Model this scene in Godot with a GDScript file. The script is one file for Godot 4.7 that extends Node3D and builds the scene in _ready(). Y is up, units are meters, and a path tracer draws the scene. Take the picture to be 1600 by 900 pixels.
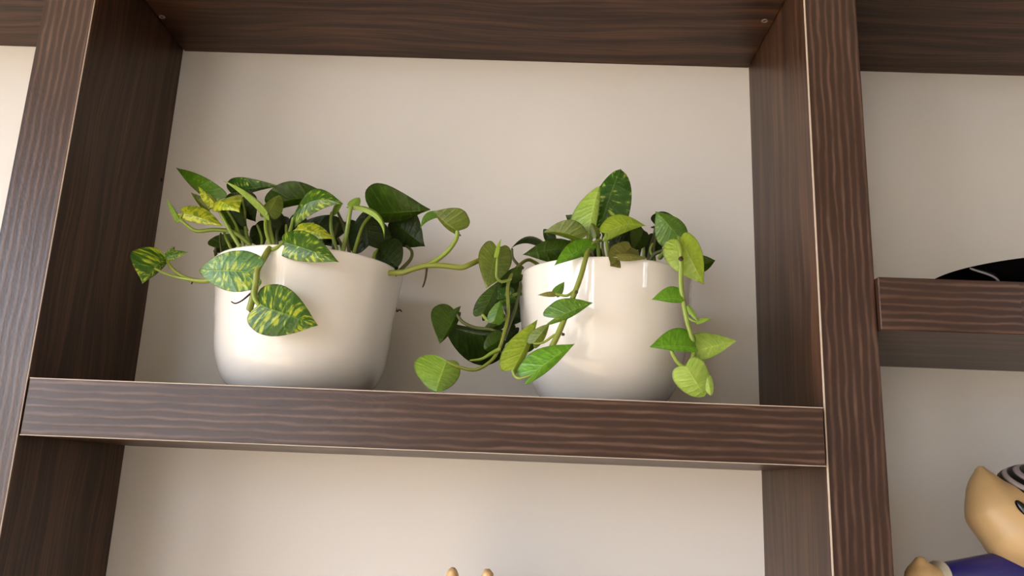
extends Node3D
# Two potted pothos plants on a dark wood wall shelving unit. y is up, metres; the wall face is z = 0, the main shelf top is y = 0.

const EYE := Vector3(0.50252, -0.086, 1.04722)
const FOCAL := 1279.2
const YAW := 0.02081
const PITCH := 0.23639
const ROLL := 0.04007

const DEPTH := 0.2275        # upright front faces
const OPEN_W := 0.80         # width of the main bay
const UP_T := 0.0574         # upright thickness
const SHELF_T := 0.0564
const TOP_Y := 0.4953        # underside of the top board
const FLOOR_Y := -1.62
const CEIL_Y := 1.25

var cam: Camera3D
var look := Basis()
var M := {}
var taken := {}
var rng := RandomNumberGenerator.new()

# ------------------------------------------------------------------ general helpers
func ray(px: float, py: float) -> Vector3:
	return look * Vector3((px - 800.0) / FOCAL, (450.0 - py) / FOCAL, -1.0)

func at(px: float, py: float, z: float) -> Vector3:          # the point at depth z seen at a pixel of the photograph
	var d := ray(px, py)
	return EYE + d * ((z - EYE.z) / d.z)

func at_height(px: float, py: float, y: float) -> Vector3:
	var d := ray(px, py)
	return EYE + d * ((y - EYE.y) / d.y)

func numbered(called: String) -> String:
	if not taken.has(called):
		taken[called] = 0
		return called
	taken[called] += 1
	return "%s_%03d" % [called, taken[called]]

func tag(o: Node, label: String, category: String, group := "", kind := "") -> void:
	o.set_meta("label", label)
	o.set_meta("category", category)
	if group != "":
		o.set_meta("group", group)
	if kind != "":
		o.set_meta("kind", kind)

func thing(called: String, where: Vector3, label: String, category: String, group := "") -> Node3D:
	var o := Node3D.new()
	o.name = numbered(called)
	o.position = where
	add_child(o, true)
	tag(o, label, category, group)
	return o

func put(called: String, mesh: Mesh, mats: Array, parent: Node3D, offset := Vector3.ZERO) -> MeshInstance3D:
	var o := MeshInstance3D.new()
	o.name = called if parent != self else numbered(called)
	o.mesh = mesh
	for i in mats.size():
		if i < mesh.get_surface_count():
			o.set_surface_override_material(i, mats[i])
	o.position = offset
	o.cast_shadow = GeometryInstance3D.SHADOW_CASTING_SETTING_ON
	parent.add_child(o, true)
	return o

func tri(st: SurfaceTool, pts: Array, uvs: Array, out: Vector3) -> void:
	# a convex polygon whose visible side looks along out (front faces run clockwise)
	var n: Vector3 = (pts[1] - pts[0]).cross(pts[2] - pts[0])
	var flip := n.dot(out) > 0.0
	for i in range(1, pts.size() - 1):
		var order := [0, i + 1, i] if flip else [0, i, i + 1]
		for k in order:
			st.set_normal(out.normalized())
			st.set_uv(uvs[k])
			st.add_vertex(pts[k])

# A chamfered board. Faces across z go to surface 0 (front veneer), the rest to surface 1. The grain runs along axis "along".
func board(lo: Vector3, hi: Vector3, along: int, cham := 0.0008, uvshift := Vector2.ZERO) -> ArrayMesh:
	var s0 := SurfaceTool.new()
	var s1 := SurfaceTool.new()
	s0.begin(Mesh.PRIMITIVE_TRIANGLES)
	s1.begin(Mesh.PRIMITIVE_TRIANGLES)
	var mid := (lo + hi) * 0.5
	var half := (hi - lo) * 0.5
	var corner := func(sg: Vector3, axis: int) -> Vector3:    # the corner point that lies on the face across axis
		var p := Vector3.ZERO
		for k in 3:
			p[k] = mid[k] + sg[k] * (half[k] - (0.0 if k == axis else cham))
		return p
	var uvof := func(p: Vector3, axis: int) -> Vector2:
		var other := 3 - axis - along
		if axis == along:
			other = (along + 2) % 3
			return Vector2(p[(along + 1) % 3], p[other]) + uvshift
		return Vector2(p[along], p[other]) + uvshift
	for axis in 3:
		for sgn in [-1.0, 1.0]:
			var a1 := (axis + 1) % 3
			var a2 := (axis + 2) % 3
			var pts := []
			var uvs := []
			for c in [[-1.0, -1.0], [1.0, -1.0], [1.0, 1.0], [-1.0, 1.0]]:
				var sg := Vector3.ZERO
				sg[axis] = sgn
				sg[a1] = c[0]
				sg[a2] = c[1]
				var p: Vector3 = corner.call(sg, axis)
				pts.append(p)
				uvs.append(uvof.call(p, axis))
			var out := Vector3.ZERO
			out[axis] = sgn
			tri(s0 if axis == 2 else s1, pts, uvs, out)
	for axis in 3:                                              # twelve edge chamfers
		var a1 := (axis + 1) % 3
		var a2 := (axis + 2) % 3
		for c in [[-1.0, -1.0], [1.0, -1.0], [1.0, 1.0], [-1.0, 1.0]]:
			var sa := Vector3.ZERO
			sa[a1] = c[0]
			sa[a2] = c[1]
			var sb := sa
			sa[axis] = -1.0
			sb[axis] = 1.0
			var pts := [corner.call(sa, a1), corner.call(sb, a1), corner.call(sb, a2), corner.call(sa, a2)]
			var uvs := []
			for p in pts:
				uvs.append(uvof.call(p, a1 if a1 != along else a2))
			var out := Vector3.ZERO
			out[a1] = c[0]
			out[a2] = c[1]
			tri(s1, pts, uvs, out)
	for sx in [-1.0, 1.0]:
		for sy in [-1.0, 1.0]:
			for sz in [-1.0, 1.0]:
				var sg := Vector3(sx, sy, sz)
				tri(s1, [corner.call(sg, 0), corner.call(sg, 1), corner.call(sg, 2)], [Vector2.ZERO, Vector2.ZERO, Vector2.ZERO], sg)
	var m := ArrayMesh.new()
	s0.generate_tangents()
	s1.generate_tangents()
	s0.commit(m)
	s1.commit(m)
	return m

# A swept round tube through points (Catmull-Rom), radius from r0 to r1.
func tube(pts: Array, r0: float, r1: float, sides := 8, steps := 6) -> ArrayMesh:
	var line: Array[Vector3] = []
	for i in range(pts.size() - 1):
		var a: Vector3 = pts[max(i - 1, 0)]
		var b: Vector3 = pts[i]
		var c: Vector3 = pts[i + 1]
		var d: Vector3 = pts[min(i + 2, pts.size() - 1)]
		for k in steps:
			line.append(b.cubic_interpolate(c, a, d, k / float(steps)))
	line.append(pts[pts.size() - 1])
	var st := SurfaceTool.new()
	st.begin(Mesh.PRIMITIVE_TRIANGLES)
	var n := line.size()
	var side := Vector3.ZERO
	for i in n:
		var t := (line[min(i + 1, n - 1)] - line[max(i - 1, 0)]).normalized()
		if side == Vector3.ZERO:
			side = t.cross(Vector3(0.3, 0.2, 1.0)).normalized()
		side = (side - t * side.dot(t)).normalized()
		var up := t.cross(side)
		var f := i / float(n - 1)
		var r := lerpf(r0, r1, f)
		if i == 0 or i == n - 1:
			r *= 0.6
		for k in sides + 1:
			var w := TAU * k / sides
			var nn := side * cos(w) + up * sin(w)
			st.set_normal(nn)
			st.set_uv(Vector2(f, k / float(sides)))
			st.add_vertex(line[i] + nn * r)
	for i in n - 1:
		for k in sides:
			var a := i * (sides + 1) + k
			var b := a + sides + 1
			for v in [a, b, a + 1, a + 1, b, b + 1]:
				st.add_index(v)
	for e in [0, n - 1]:
		var t := (line[min(e + 1, n - 1)] - line[max(e - 1, 0)]).normalized() * (-1.0 if e == 0 else 1.0)
		st.set_normal(t)
		st.set_uv(Vector2(0, 0))
		st.add_vertex(line[e] + t * r0 * 0.2)
		var cidx := n * (sides + 1) + (0 if e == 0 else 1)
		for k in sides:
			var a: int = e * (sides + 1) + k
			for v in ([cidx, a, a + 1] if e == 0 else [cidx, a + 1, a]):
				st.add_index(v)
	return st.commit()

# A lathed surface round y: profile of Vector2(radius, height), from the axis at the bottom round to the axis inside.
func lathe(profile: Array, sides := 96, wobble := 0.0) -> ArrayMesh:
	var st := SurfaceTool.new()
	st.begin(Mesh.PRIMITIVE_TRIANGLES)
	var ns := FastNoiseLite.new()
	ns.seed = 5
	ns.frequency = 1.0
	var n := profile.size()
	for i in n:
		var a: Vector2 = profile[max(i - 1, 0)]
		var b: Vector2 = profile[min(i + 1, n - 1)]
		var t := (b - a).normalized()
		for k in sides + 1:
			var w := TAU * k / sides
			var p: Vector2 = profile[i]
			var r := p.x + wobble * p.x * 10.0 * ns.get_noise_3d(cos(w) * 1.3, p.y * 30.0, sin(w) * 1.3)
			st.set_normal(Vector3(cos(w) * t.y, -t.x, sin(w) * t.y).normalized())
			st.set_uv(Vector2(k / float(sides), i / float(n - 1)))
			st.add_vertex(Vector3(cos(w) * r, p.y, sin(w) * r))
	for i in n - 1:
		for k in sides:
			var a := i * (sides + 1) + k
			var b := a + sides + 1
			for v in [a, a + 1, b, a + 1, b + 1, b]:
				st.add_index(v)
	return st.commit()

func smooth_profile(pts: Array, steps := 6) -> Array:
	var out := []
	for i in range(pts.size() - 1):
		var a: Vector2 = pts[max(i - 1, 0)]
		var b: Vector2 = pts[i]
		var c: Vector2 = pts[i + 1]
		var d: Vector2 = pts[min(i + 2, pts.size() - 1)]
		for k in steps:
			out.append(b.cubic_interpolate(c, a, d, k / float(steps)))
	out.append(pts[pts.size() - 1])
	return out

# Surface nets over a distance field.
func field_mesh(f: Callable, lo: Vector3, hi: Vector3, cell: float) -> ArrayMesh:
	var nx := int(ceil((hi.x - lo.x) / cell)) + 1
	var ny := int(ceil((hi.y - lo.y) / cell)) + 1
	var nz := int(ceil((hi.z - lo.z) / cell)) + 1
	var val := PackedFloat32Array()
	val.resize(nx * ny * nz)
	for k in nz:
		for j in ny:
			for i in nx:
				val[(k * ny + j) * nx + i] = f.call(lo + Vector3(i, j, k) * cell)
	var idx := {}
	var st := SurfaceTool.new()
	st.begin(Mesh.PRIMITIVE_TRIANGLES)
	var count := 0
	for k in nz - 1:
		for j in ny - 1:
			for i in nx - 1:
				var sum := Vector3.ZERO
				var hits := 0
				for e in 12:
					var ax := e / 4
					var o := Vector3i.ZERO
					o[(ax + 1) % 3] = e & 1
					o[(ax + 2) % 3] = (e >> 1) & 1
					var q := o
					q[ax] = 1
					var va := val[((k + o.z) * ny + j + o.y) * nx + i + o.x]
					var vb := val[((k + q.z) * ny + j + q.y) * nx + i + q.x]
					if (va < 0.0) != (vb < 0.0):
						sum += Vector3(o).lerp(Vector3(q), va / (va - vb))
						hits += 1
				if hits > 0:
					var p := lo + (Vector3(i, j, k) + sum / hits) * cell
					var h := cell * 0.5
					var g := Vector3(f.call(p + Vector3(h, 0, 0)) - f.call(p - Vector3(h, 0, 0)), f.call(p + Vector3(0, h, 0)) - f.call(p - Vector3(0, h, 0)), f.call(p + Vector3(0, 0, h)) - f.call(p - Vector3(0, 0, h)))
					st.set_normal(g.normalized())
					st.set_uv(Vector2(p.x, p.y))
					st.add_vertex(p)
					idx[(k * ny + j) * nx + i] = count
					count += 1
	for k in range(1, nz - 1):
		for j in range(1, ny - 1):
			for i in range(1, nx - 1):
				var v0 := val[(k * ny + j) * nx + i]
				for ax in 3:
					var q := Vector3i(i, j, k)
					q[ax] += 1
					var v1 := val[(q.z * ny + q.y) * nx + q.x]
					if (v0 < 0.0) == (v1 < 0.0):
						continue
					var b := Vector3i.ZERO
					var c := Vector3i.ZERO
					b[(ax + 1) % 3] = 1
					c[(ax + 2) % 3] = 1
					var me := Vector3i(i, j, k)
					var quad := []
					for o in [b + c, c, Vector3i.ZERO, b]:
						var w: Vector3i = me - o
						quad.append(idx[(w.z * ny + w.y) * nx + w.x])
					if v0 < 0.0:
						quad.reverse()
					for t in [0, 1, 2, 0, 2, 3]:
						st.add_index(quad[t])
	return st.commit()

func capsule(p: Vector3, a: Vector3, b: Vector3, ra: float, rb: float) -> float:
	var t := clampf((p - a).dot(b - a) / (b - a).length_squared(), 0.0, 1.0)
	return p.distance_to(a.lerp(b, t)) - lerpf(ra, rb, t)

func smin(a: float, b: float, k: float) -> float:
	var h := clampf(0.5 + 0.5 * (b - a) / k, 0.0, 1.0)
	return lerpf(b, a, h) - k * h * (1.0 - h)

# ------------------------------------------------------------------ materials
func std(c: Color, rough: float, spec := 0.5) -> StandardMaterial3D:
	var m := StandardMaterial3D.new()
	m.albedo_color = c
	m.roughness = rough
	m.metallic_specular = spec
	return m

func noise(seed_: int, freq: float, oct := 3) -> FastNoiseLite:
	var n := FastNoiseLite.new()
	n.seed = seed_
	n.noise_type = FastNoiseLite.TYPE_SIMPLEX_SMOOTH
	n.frequency = freq
	n.fractal_octaves = oct
	return n

func wood_front() -> StandardMaterial3D:                        # veneer with pale wavy grain lines along the board
	var w := 1024
	var h := 128
	var n1 := noise(11, 1.0, 2)
	var n2 := noise(12, 1.0, 3)
	var n3 := noise(13, 1.0, 2)
	var img := Image.create(w, h, false, Image.FORMAT_RGB8)
	var hgt := Image.create(w, h, false, Image.FORMAT_RGB8)
	var dark := Color(0.185, 0.113, 0.078)
	var pale := Color(0.36, 0.275, 0.235)
	var red := Color(0.215, 0.128, 0.094)
	for y in h:
		var v := y / float(h)
		for x in w:
			var u := x / float(w)
			var wave := n1.get_noise_2d(u * 15.0, v * 5.0) * 0.22 + n2.get_noise_2d(u * 40.0, v * 9.0) * 0.07
			var ph := v * 16.0 + wave
			var id := floorf(ph)
			var fr := absf(ph - id - 0.5) * 2.0
			var wide := 0.27 + 0.2 * n3.get_noise_2d(id * 7.7, u * 6.0)
			var line := smoothstep(wide + 0.28, wide * 0.35, fr)
			var amp := 0.72 + 0.6 * n2.get_noise_2d(u * 14.0, id * 9.1)
			var fine := n2.get_noise_2d(u * 160.0, v * 190.0)
			var c := dark.lerp(red, clampf(0.5 + n3.get_noise_2d(u * 9.0 + 40.0, v * 11.0), 0.0, 1.0) * 0.6)
			c = c.lerp(pale, clampf(line * amp, 0.0, 1.0))
			c = c * (1.0 + 0.06 * fine)
			img.set_pixel(x, y, c)
			var g := clampf(0.5 + 0.3 * line - 0.2 * fine, 0.0, 1.0)
			hgt.set_pixel(x, y, Color(g, g, g))
	hgt.bump_map_to_normal_map(1.6)
	var m := std(Color.WHITE, 0.32, 0.5)
	m.albedo_texture = ImageTexture.create_from_image(img)
	m.normal_enabled = true
	m.normal_texture = ImageTexture.create_from_image(hgt)
	m.normal_scale = 0.25
	m.uv1_scale = Vector3(1.0 / 1.3, 1.0 / 0.128, 1)
	return m

func wood_side() -> StandardMaterial3D:                         # the flat panels: darker, long soft streaks
	var w := 512
	var h := 384
	var n1 := noise(21, 1.0, 3)
	var n2 := noise(22, 1.0, 3)
	var img := Image.create(w, h, false, Image.FORMAT_RGB8)
	var dark := Color(0.175, 0.108, 0.074)
	var mid := Color(0.335, 0.232, 0.168)
	for y in h:
		var v := y / float(h)
		for x in w:
			var u := x / float(w)
			var bend := n1.get_noise_2d(u * 3.0, v * 2.0) * 0.035
			var a := n1.get_noise_2d(u * 3.0, (v + bend) * 22.0)
			var b := n2.get_noise_2d(u * 8.0, (v + bend) * 90.0)
			var t := clampf(0.42 + 0.95 * a + 0.6 * b, 0.0, 1.0)
			var c := dark.lerp(mid, t)
			var pore := smoothstep(0.42, 0.6, n2.get_noise_2d(u * 6.0 + 9.0, (v + bend) * 60.0 + 4.0))
			img.set_pixel(x, y, c.lerp(Color(0.12, 0.075, 0.055), pore * 0.55))
	var m := std(Color.WHITE, 0.36, 0.34)
	m.albedo_texture = ImageTexture.create_from_image(img)
	m.uv1_scale = Vector3(1.0 / 1.4, 1.0 / 0.42, 1)
	return m

# Leaf blade texture: u runs from leaf base to tip along the side veins, v from margin to margin with the midrib at 0.5.
func leaf_tex(seed_: int, base: Color, light: Color, pale: Color, amount: float) -> ImageTexture:
	var w := 192
	var h := 128
	var n1 := noise(seed_, 1.0, 3)
	var n2 := noise(seed_ + 50, 1.0, 2)
	var img := Image.create(w, h, false, Image.FORMAT_RGB8)
	for y in h:
		var v := (y + 0.5) / h * 2.0 - 1.0
		var side := 3.7 if v < 0.0 else 0.0
		for x in w:
			var u := (x + 0.5) / w
			var s := n1.get_noise_2d(u * 15.0 + side * 5.0 - absf(v) * 2.0, absf(v) * 0.8 + side)
			var s2 := n1.get_noise_2d(u * 44.0 + side * 3.0 - absf(v) * 5.0, absf(v) * 2.4 + side + 20.0)
			var big := n2.get_noise_2d(u * 2.6 + side, absf(v) * 1.6 + side * 2.0)
			var c := base.lerp(light, clampf(0.35 + 0.5 * s + 0.3 * big, 0.0, 1.0))
			var mask := smoothstep(0.02, 0.40, s * 0.85 + s2 * 0.35 + big * 0.5 + (amount - 0.5) * 0.8)
			if amount > 0.0:
				c = c.lerp(pale, mask * 0.85)
			var speck := smoothstep(0.55, 0.7, n2.get_noise_2d(u * 60.0, v * 22.0)) * (0.5 if amount > 0.15 else 0.1)
			c = c.lerp(pale, speck)
			var vein := 0.5 + 0.5 * cos(u * TAU * 8.0)
			c = c.lerp(light, 0.18 * pow(vein, 6.0))
			var rib := smoothstep(0.055, 0.015, absf(v))
			c = c.lerp(light.lerp(pale, 0.35), rib * 0.55)
			c = c * (1.0 - 0.25 * smoothstep(0.9, 1.0, absf(v)))
			img.set_pixel(x, y, c)
	return ImageTexture.create_from_image(img)

func leaf_bump() -> ImageTexture:
	var w := 192
	var h := 128
	var n := noise(77, 1.0, 2)
	var img := Image.create(w, h, false, Image.FORMAT_RGB8)
	for y in h:
		var v := (y + 0.5) / h * 2.0 - 1.0
		for x in w:
			var u := (x + 0.5) / w
			var g := 0.55 - 0.22 * pow(0.5 + 0.5 * cos(u * TAU * 8.0), 5.0) - 0.3 * smoothstep(0.08, 0.0, absf(v)) + 0.12 * n.get_noise_2d(u * 18.0, v * 5.0)
			img.set_pixel(x, y, Color(g, g, g))
	img.bump_map_to_normal_map(4.0)
	return ImageTexture.create_from_image(img)

func make_materials() -> void:
	M.front = wood_front()
	M.side = wood_side()
	M.edge = std(Color(0.74, 0.68, 0.62), 0.35)
	M.edge_dark = std(Color(0.40, 0.31, 0.26), 0.4)
	M.wall = std(Color(0.87, 0.86, 0.845), 0.42, 0.35)
	M.room = std(Color(0.84, 0.82, 0.78), 0.8)
	M.floor = std(Color(0.63, 0.575, 0.51), 0.35)
	M.frame = std(Color(0.8, 0.8, 0.78), 0.5)
	var g := std(Color(0.95, 0.98, 1.0, 0.06), 0.02)
	g.transparency = BaseMaterial3D.TRANSPARENCY_ALPHA
	M.glass = g
	# glazed pots, slightly uneven
	var gl := std(Color(0.875, 0.86, 0.835), 0.32, 0.3)
	var nt := NoiseTexture2D.new()
	nt.width = 256
	nt.height = 256
	nt.seamless = true
	nt.as_normal_map = true
	nt.bump_strength = 1.2
	nt.noise = noise(31, 0.012, 2)
	gl.normal_enabled = true
	gl.normal_texture = nt
	gl.normal_scale = 0.5
	gl.uv1_triplanar = true
	gl.uv1_scale = Vector3(3, 16, 3)
	gl.clearcoat_enabled = true
	gl.clearcoat = 1.0
	gl.clearcoat_roughness = 0.04
	M.glaze = gl
	M.soil = std(Color(0.13, 0.09, 0.065), 0.95)
	M.stem = std(Color(0.47, 0.51, 0.18), 0.42)
	M.stem_dark = std(Color(0.27, 0.30, 0.12), 0.5)
	M.petiole = std(Color(0.48, 0.56, 0.21), 0.42)
	M.root = std(Color(0.20, 0.13, 0.085), 0.8)
	# leaves
	var bump := leaf_bump()
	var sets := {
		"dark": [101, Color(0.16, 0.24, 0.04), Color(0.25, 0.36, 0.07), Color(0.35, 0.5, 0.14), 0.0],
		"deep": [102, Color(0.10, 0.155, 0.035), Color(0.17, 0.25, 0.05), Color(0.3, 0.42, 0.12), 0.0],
		"mid": [103, Color(0.24, 0.39, 0.06), Color(0.36, 0.52, 0.11), Color(0.6, 0.72, 0.25), 0.04],
		"bright": [104, Color(0.29, 0.48, 0.06), Color(0.42, 0.63, 0.11), Color(0.66, 0.8, 0.3), 0.0],
		"pale": [114, Color(0.52, 0.64, 0.24), Color(0.64, 0.74, 0.34), Color(0.75, 0.82, 0.45), 0.0],
		"lime": [105, Color(0.42, 0.56, 0.15), Color(0.54, 0.67, 0.24), Color(0.75, 0.82, 0.42), 0.0],
		"olive": [106, Color(0.30, 0.37, 0.10), Color(0.44, 0.50, 0.14), Color(0.6, 0.62, 0.28), 0.0],
		"yellowish": [113, Color(0.45, 0.55, 0.10), Color(0.57, 0.65, 0.16), Color(0.68, 0.74, 0.3), 0.0],
		"khaki": [107, Color(0.38, 0.39, 0.17), Color(0.50, 0.50, 0.22), Color(0.66, 0.6, 0.2), 0.1],
		"mottled": [108, Color(0.19, 0.33, 0.05), Color(0.29, 0.46, 0.09), Color(0.68, 0.72, 0.20), 0.42],
		"marbled": [109, Color(0.17, 0.32, 0.04), Color(0.28, 0.45, 0.08), Color(0.71, 0.73, 0.18), 0.56],
		"golden": [110, Color(0.42, 0.52, 0.09), Color(0.60, 0.66, 0.15), Color(0.76, 0.77, 0.20), 0.8],
		"bluish": [111, Color(0.25, 0.42, 0.17), Color(0.36, 0.53, 0.25), Color(0.68, 0.72, 0.20), 0.46],
		"speckled": [112, Color(0.16, 0.30, 0.08), Color(0.23, 0.40, 0.11), Color(0.7, 0.76, 0.34), 0.24],
	}
	for k in sets:
		var s: Array = sets[k]
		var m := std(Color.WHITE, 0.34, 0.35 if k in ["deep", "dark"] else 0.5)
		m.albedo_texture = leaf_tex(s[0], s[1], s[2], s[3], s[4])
		m.normal_enabled = true
		m.normal_texture = bump
		m.normal_scale = 0.9
		m.cull_mode = BaseMaterial3D.CULL_DISABLED
		m.backlight_enabled = true
		m.backlight = Color(0.55, 0.6, 0.35)
		M["leaf_" + k] = m

# ------------------------------------------------------------------ plants
var plant: Node3D                                               # the potted plant under construction

func loc(p: Array) -> Vector3:
	return at(p[0], p[1], p[2]) - plant.position

# Half of the heart-shaped outline, base notch to tip: x along the midrib, y from it (widest 0.5).
func outline(t: float, lobe: float, blunt: float) -> Vector2:
	var k := [Vector2(0, 0), Vector2(-0.055 * lobe, 0.10), Vector2(-0.10 * lobe, 0.22), Vector2(-0.07 * lobe, 0.36), Vector2(0.06, 0.46), Vector2(0.22, 0.5), Vector2(0.41, 0.465), Vector2(0.6, 0.355), Vector2(0.77, 0.215), Vector2(0.9, 0.085), Vector2(1.0, 0.0)]
	var f := t * 10.0
	var i: int = clampi(int(f), 0, 9)
	var a: Vector2 = k[max(i - 1, 0)]
	var d: Vector2 = k[min(i + 2, 10)]
	var b: Vector2 = k[i]
	var p := b.cubic_interpolate(k[i + 1], a, d, f - i)
	if blunt > 0.0 and p.x > 0.22:
		var e := 0.5 * sqrt(maxf(0.0, 1.0 - pow((p.x - 0.22) / 0.78, 2.4)))
		p.y = lerpf(p.y, e, blunt)
	return p

# A leaf blade: base and tip are [px, py, z]; w is its seen width in pixels; tilt turns the blade about its midrib (up is positive).
# o: fold, cup, arch, bow, asym, lobe, blunt, wave, pet (points of the leaf stalk, from the base on), thick (stalk radius), stalk (material)
func leaf(kind: String, b: Array, t: Array, w: float, tilt := 0.0, o := {}) -> MeshInstance3D:
	var B := loc(b)
	var T := loc(t)
	var L := B.distance_to(T)
	var X := (T - B) / L
	var to_eye := (EYE - plant.position - (B + T) * 0.5)
	var mm := to_eye.length() / FOCAL
	var N := (to_eye - X * to_eye.dot(X)).normalized()
	var turn := deg_to_rad(tilt)
	var n1 := N.rotated(X, turn)
	var n2 := N.rotated(X, -turn)
	N = n1 if (n1.y > n2.y) == (tilt > 0.0) else n2
	var S := N.cross(X)
	var asym: float = o.get("asym", 0.0)
	var half := w * 0.5 * mm / maxf(cos(turn), 0.35)
	var fold := tan(deg_to_rad(o.get("fold", 15.0)))
	var cup: float = o.get("cup", 0.20)
	var arch: float = o.get("arch", 0.06)
	var bow: float = o.get("bow", 0.0)
	var wave: float = o.get("wave", 0.05)
	var phase := rng.randf() * TAU
	var rows := 22
	var cols := 6
	var st := SurfaceTool.new()
	st.begin(Mesh.PRIMITIVE_TRIANGLES)
	for i in rows + 1:
		var u := i / float(rows)
		var mx := pow(u, 1.2)
		var e := outline(u, o.get("lobe", 1.0), o.get("blunt", 0.0))
		for j in range(-cols, cols + 1):
			var v := j / float(cols)
			var av := absf(v)
			var hw := half * (1.0 + asym * signf(v))
			var x := lerpf(mx, e.x, av)
			var y := e.y * 2.0 * hw * av
			var bend := 4.0 * x * (1.0 - x)
			if x < 0.0:
				bend = 4.0 * x
			var z := arch * L * bend - fold * y * (1.0 - 0.25 * av) - cup * half * av * av * e.y * 2.0
			z += wave * half * sin(u * 9.0 + phase + (2.0 if v < 0.0 else 0.0)) * av * av
			st.set_uv(Vector2(u, 0.5 + 0.5 * v))
			st.add_vertex(B + X * (x * L) + S * (bow * L * bend + y * signf(v)) + N * z)
	var c := cols * 2 + 1
	for i in rows:
		for j in cols * 2:
			var a := i * c + j
			for q in [a, a + c, a + 1, a + 1, a + c, a + c + 1]:
				st.add_index(q)
	st.generate_normals()
	st.generate_tangents()
	var made := put("leaf", st.commit(), [M["leaf_" + kind]], plant)
	if o.has("pet"):
		var pts := [B + X * L * 0.015]
		for p in o.pet:
			pts.append(loc(p))
		var r: float = o.get("thick", 0.0021)
		put("leaf_stalk", tube(pts, r * 0.85, r, 8, 6), [M[o.get("stalk", "petiole")]], made)
	return made

func stem(called: String, pts: Array, r0: float, r1: float, mat: String, parent: Node3D = null) -> MeshInstance3D:
	var p := []
	for q in pts:
		p.append(loc(q))
	return put(called, tube(p, r0, r1, 10, 8), [M[mat]], plant if parent == null else parent)

func pot_profile(pts: Array, wall_t: float) -> Array:           # outside from the base up, a rounded lip, inside down to the soil level and below
	var out := [Vector2(0.0, 0.0015), Vector2(pts[0].x - 0.008, 0.0015), Vector2(pts[0].x - 0.006, 0.0)]
	out.append_array(smooth_profile(pts, 8))
	var lip: Vector2 = pts[pts.size() - 1]
	for k in range(1, 6):
		var w := PI * k / 6.0
		out.append(lip + Vector2(-wall_t * 0.5 + cos(w) * wall_t * 0.5, sin(w) * wall_t * 0.5))
	out.append(lip + Vector2(-wall_t, 0.0))
	out.append(Vector2(lip.x - wall_t - 0.010, lip.y - 0.05))
	out.append(Vector2(lip.x * 0.58, 0.022))
	out.append(Vector2(0.0, 0.012))
	return out

func soil(radius: float, y: float) -> void:
	var st := SurfaceTool.new()
	st.begin(Mesh.PRIMITIVE_TRIANGLES)
	var n := noise(41, 60.0, 3)
	var rings := 10
	var sides := 40
	for i in rings + 1:
		for k in sides + 1:
			var w := TAU * k / sides
			var r := radius * i / rings
			var p := Vector3(cos(w) * r, 0, sin(w) * r)
			p.y = y + 0.006 * n.get_noise_2d(p.x, p.z) + 0.008 * (1.0 - i / float(rings))
			st.set_uv(Vector2(p.x, p.z))
			st.add_vertex(p)
	for i in rings:
		for k in sides:
			var a := i * (sides + 1) + k
			for v in [a, a + sides + 1, a + 1, a + 1, a + sides + 1, a + sides + 2]:
				st.add_index(v)
	st.generate_normals()
	put("soil", st.commit(), [M.soil], plant)

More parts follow.
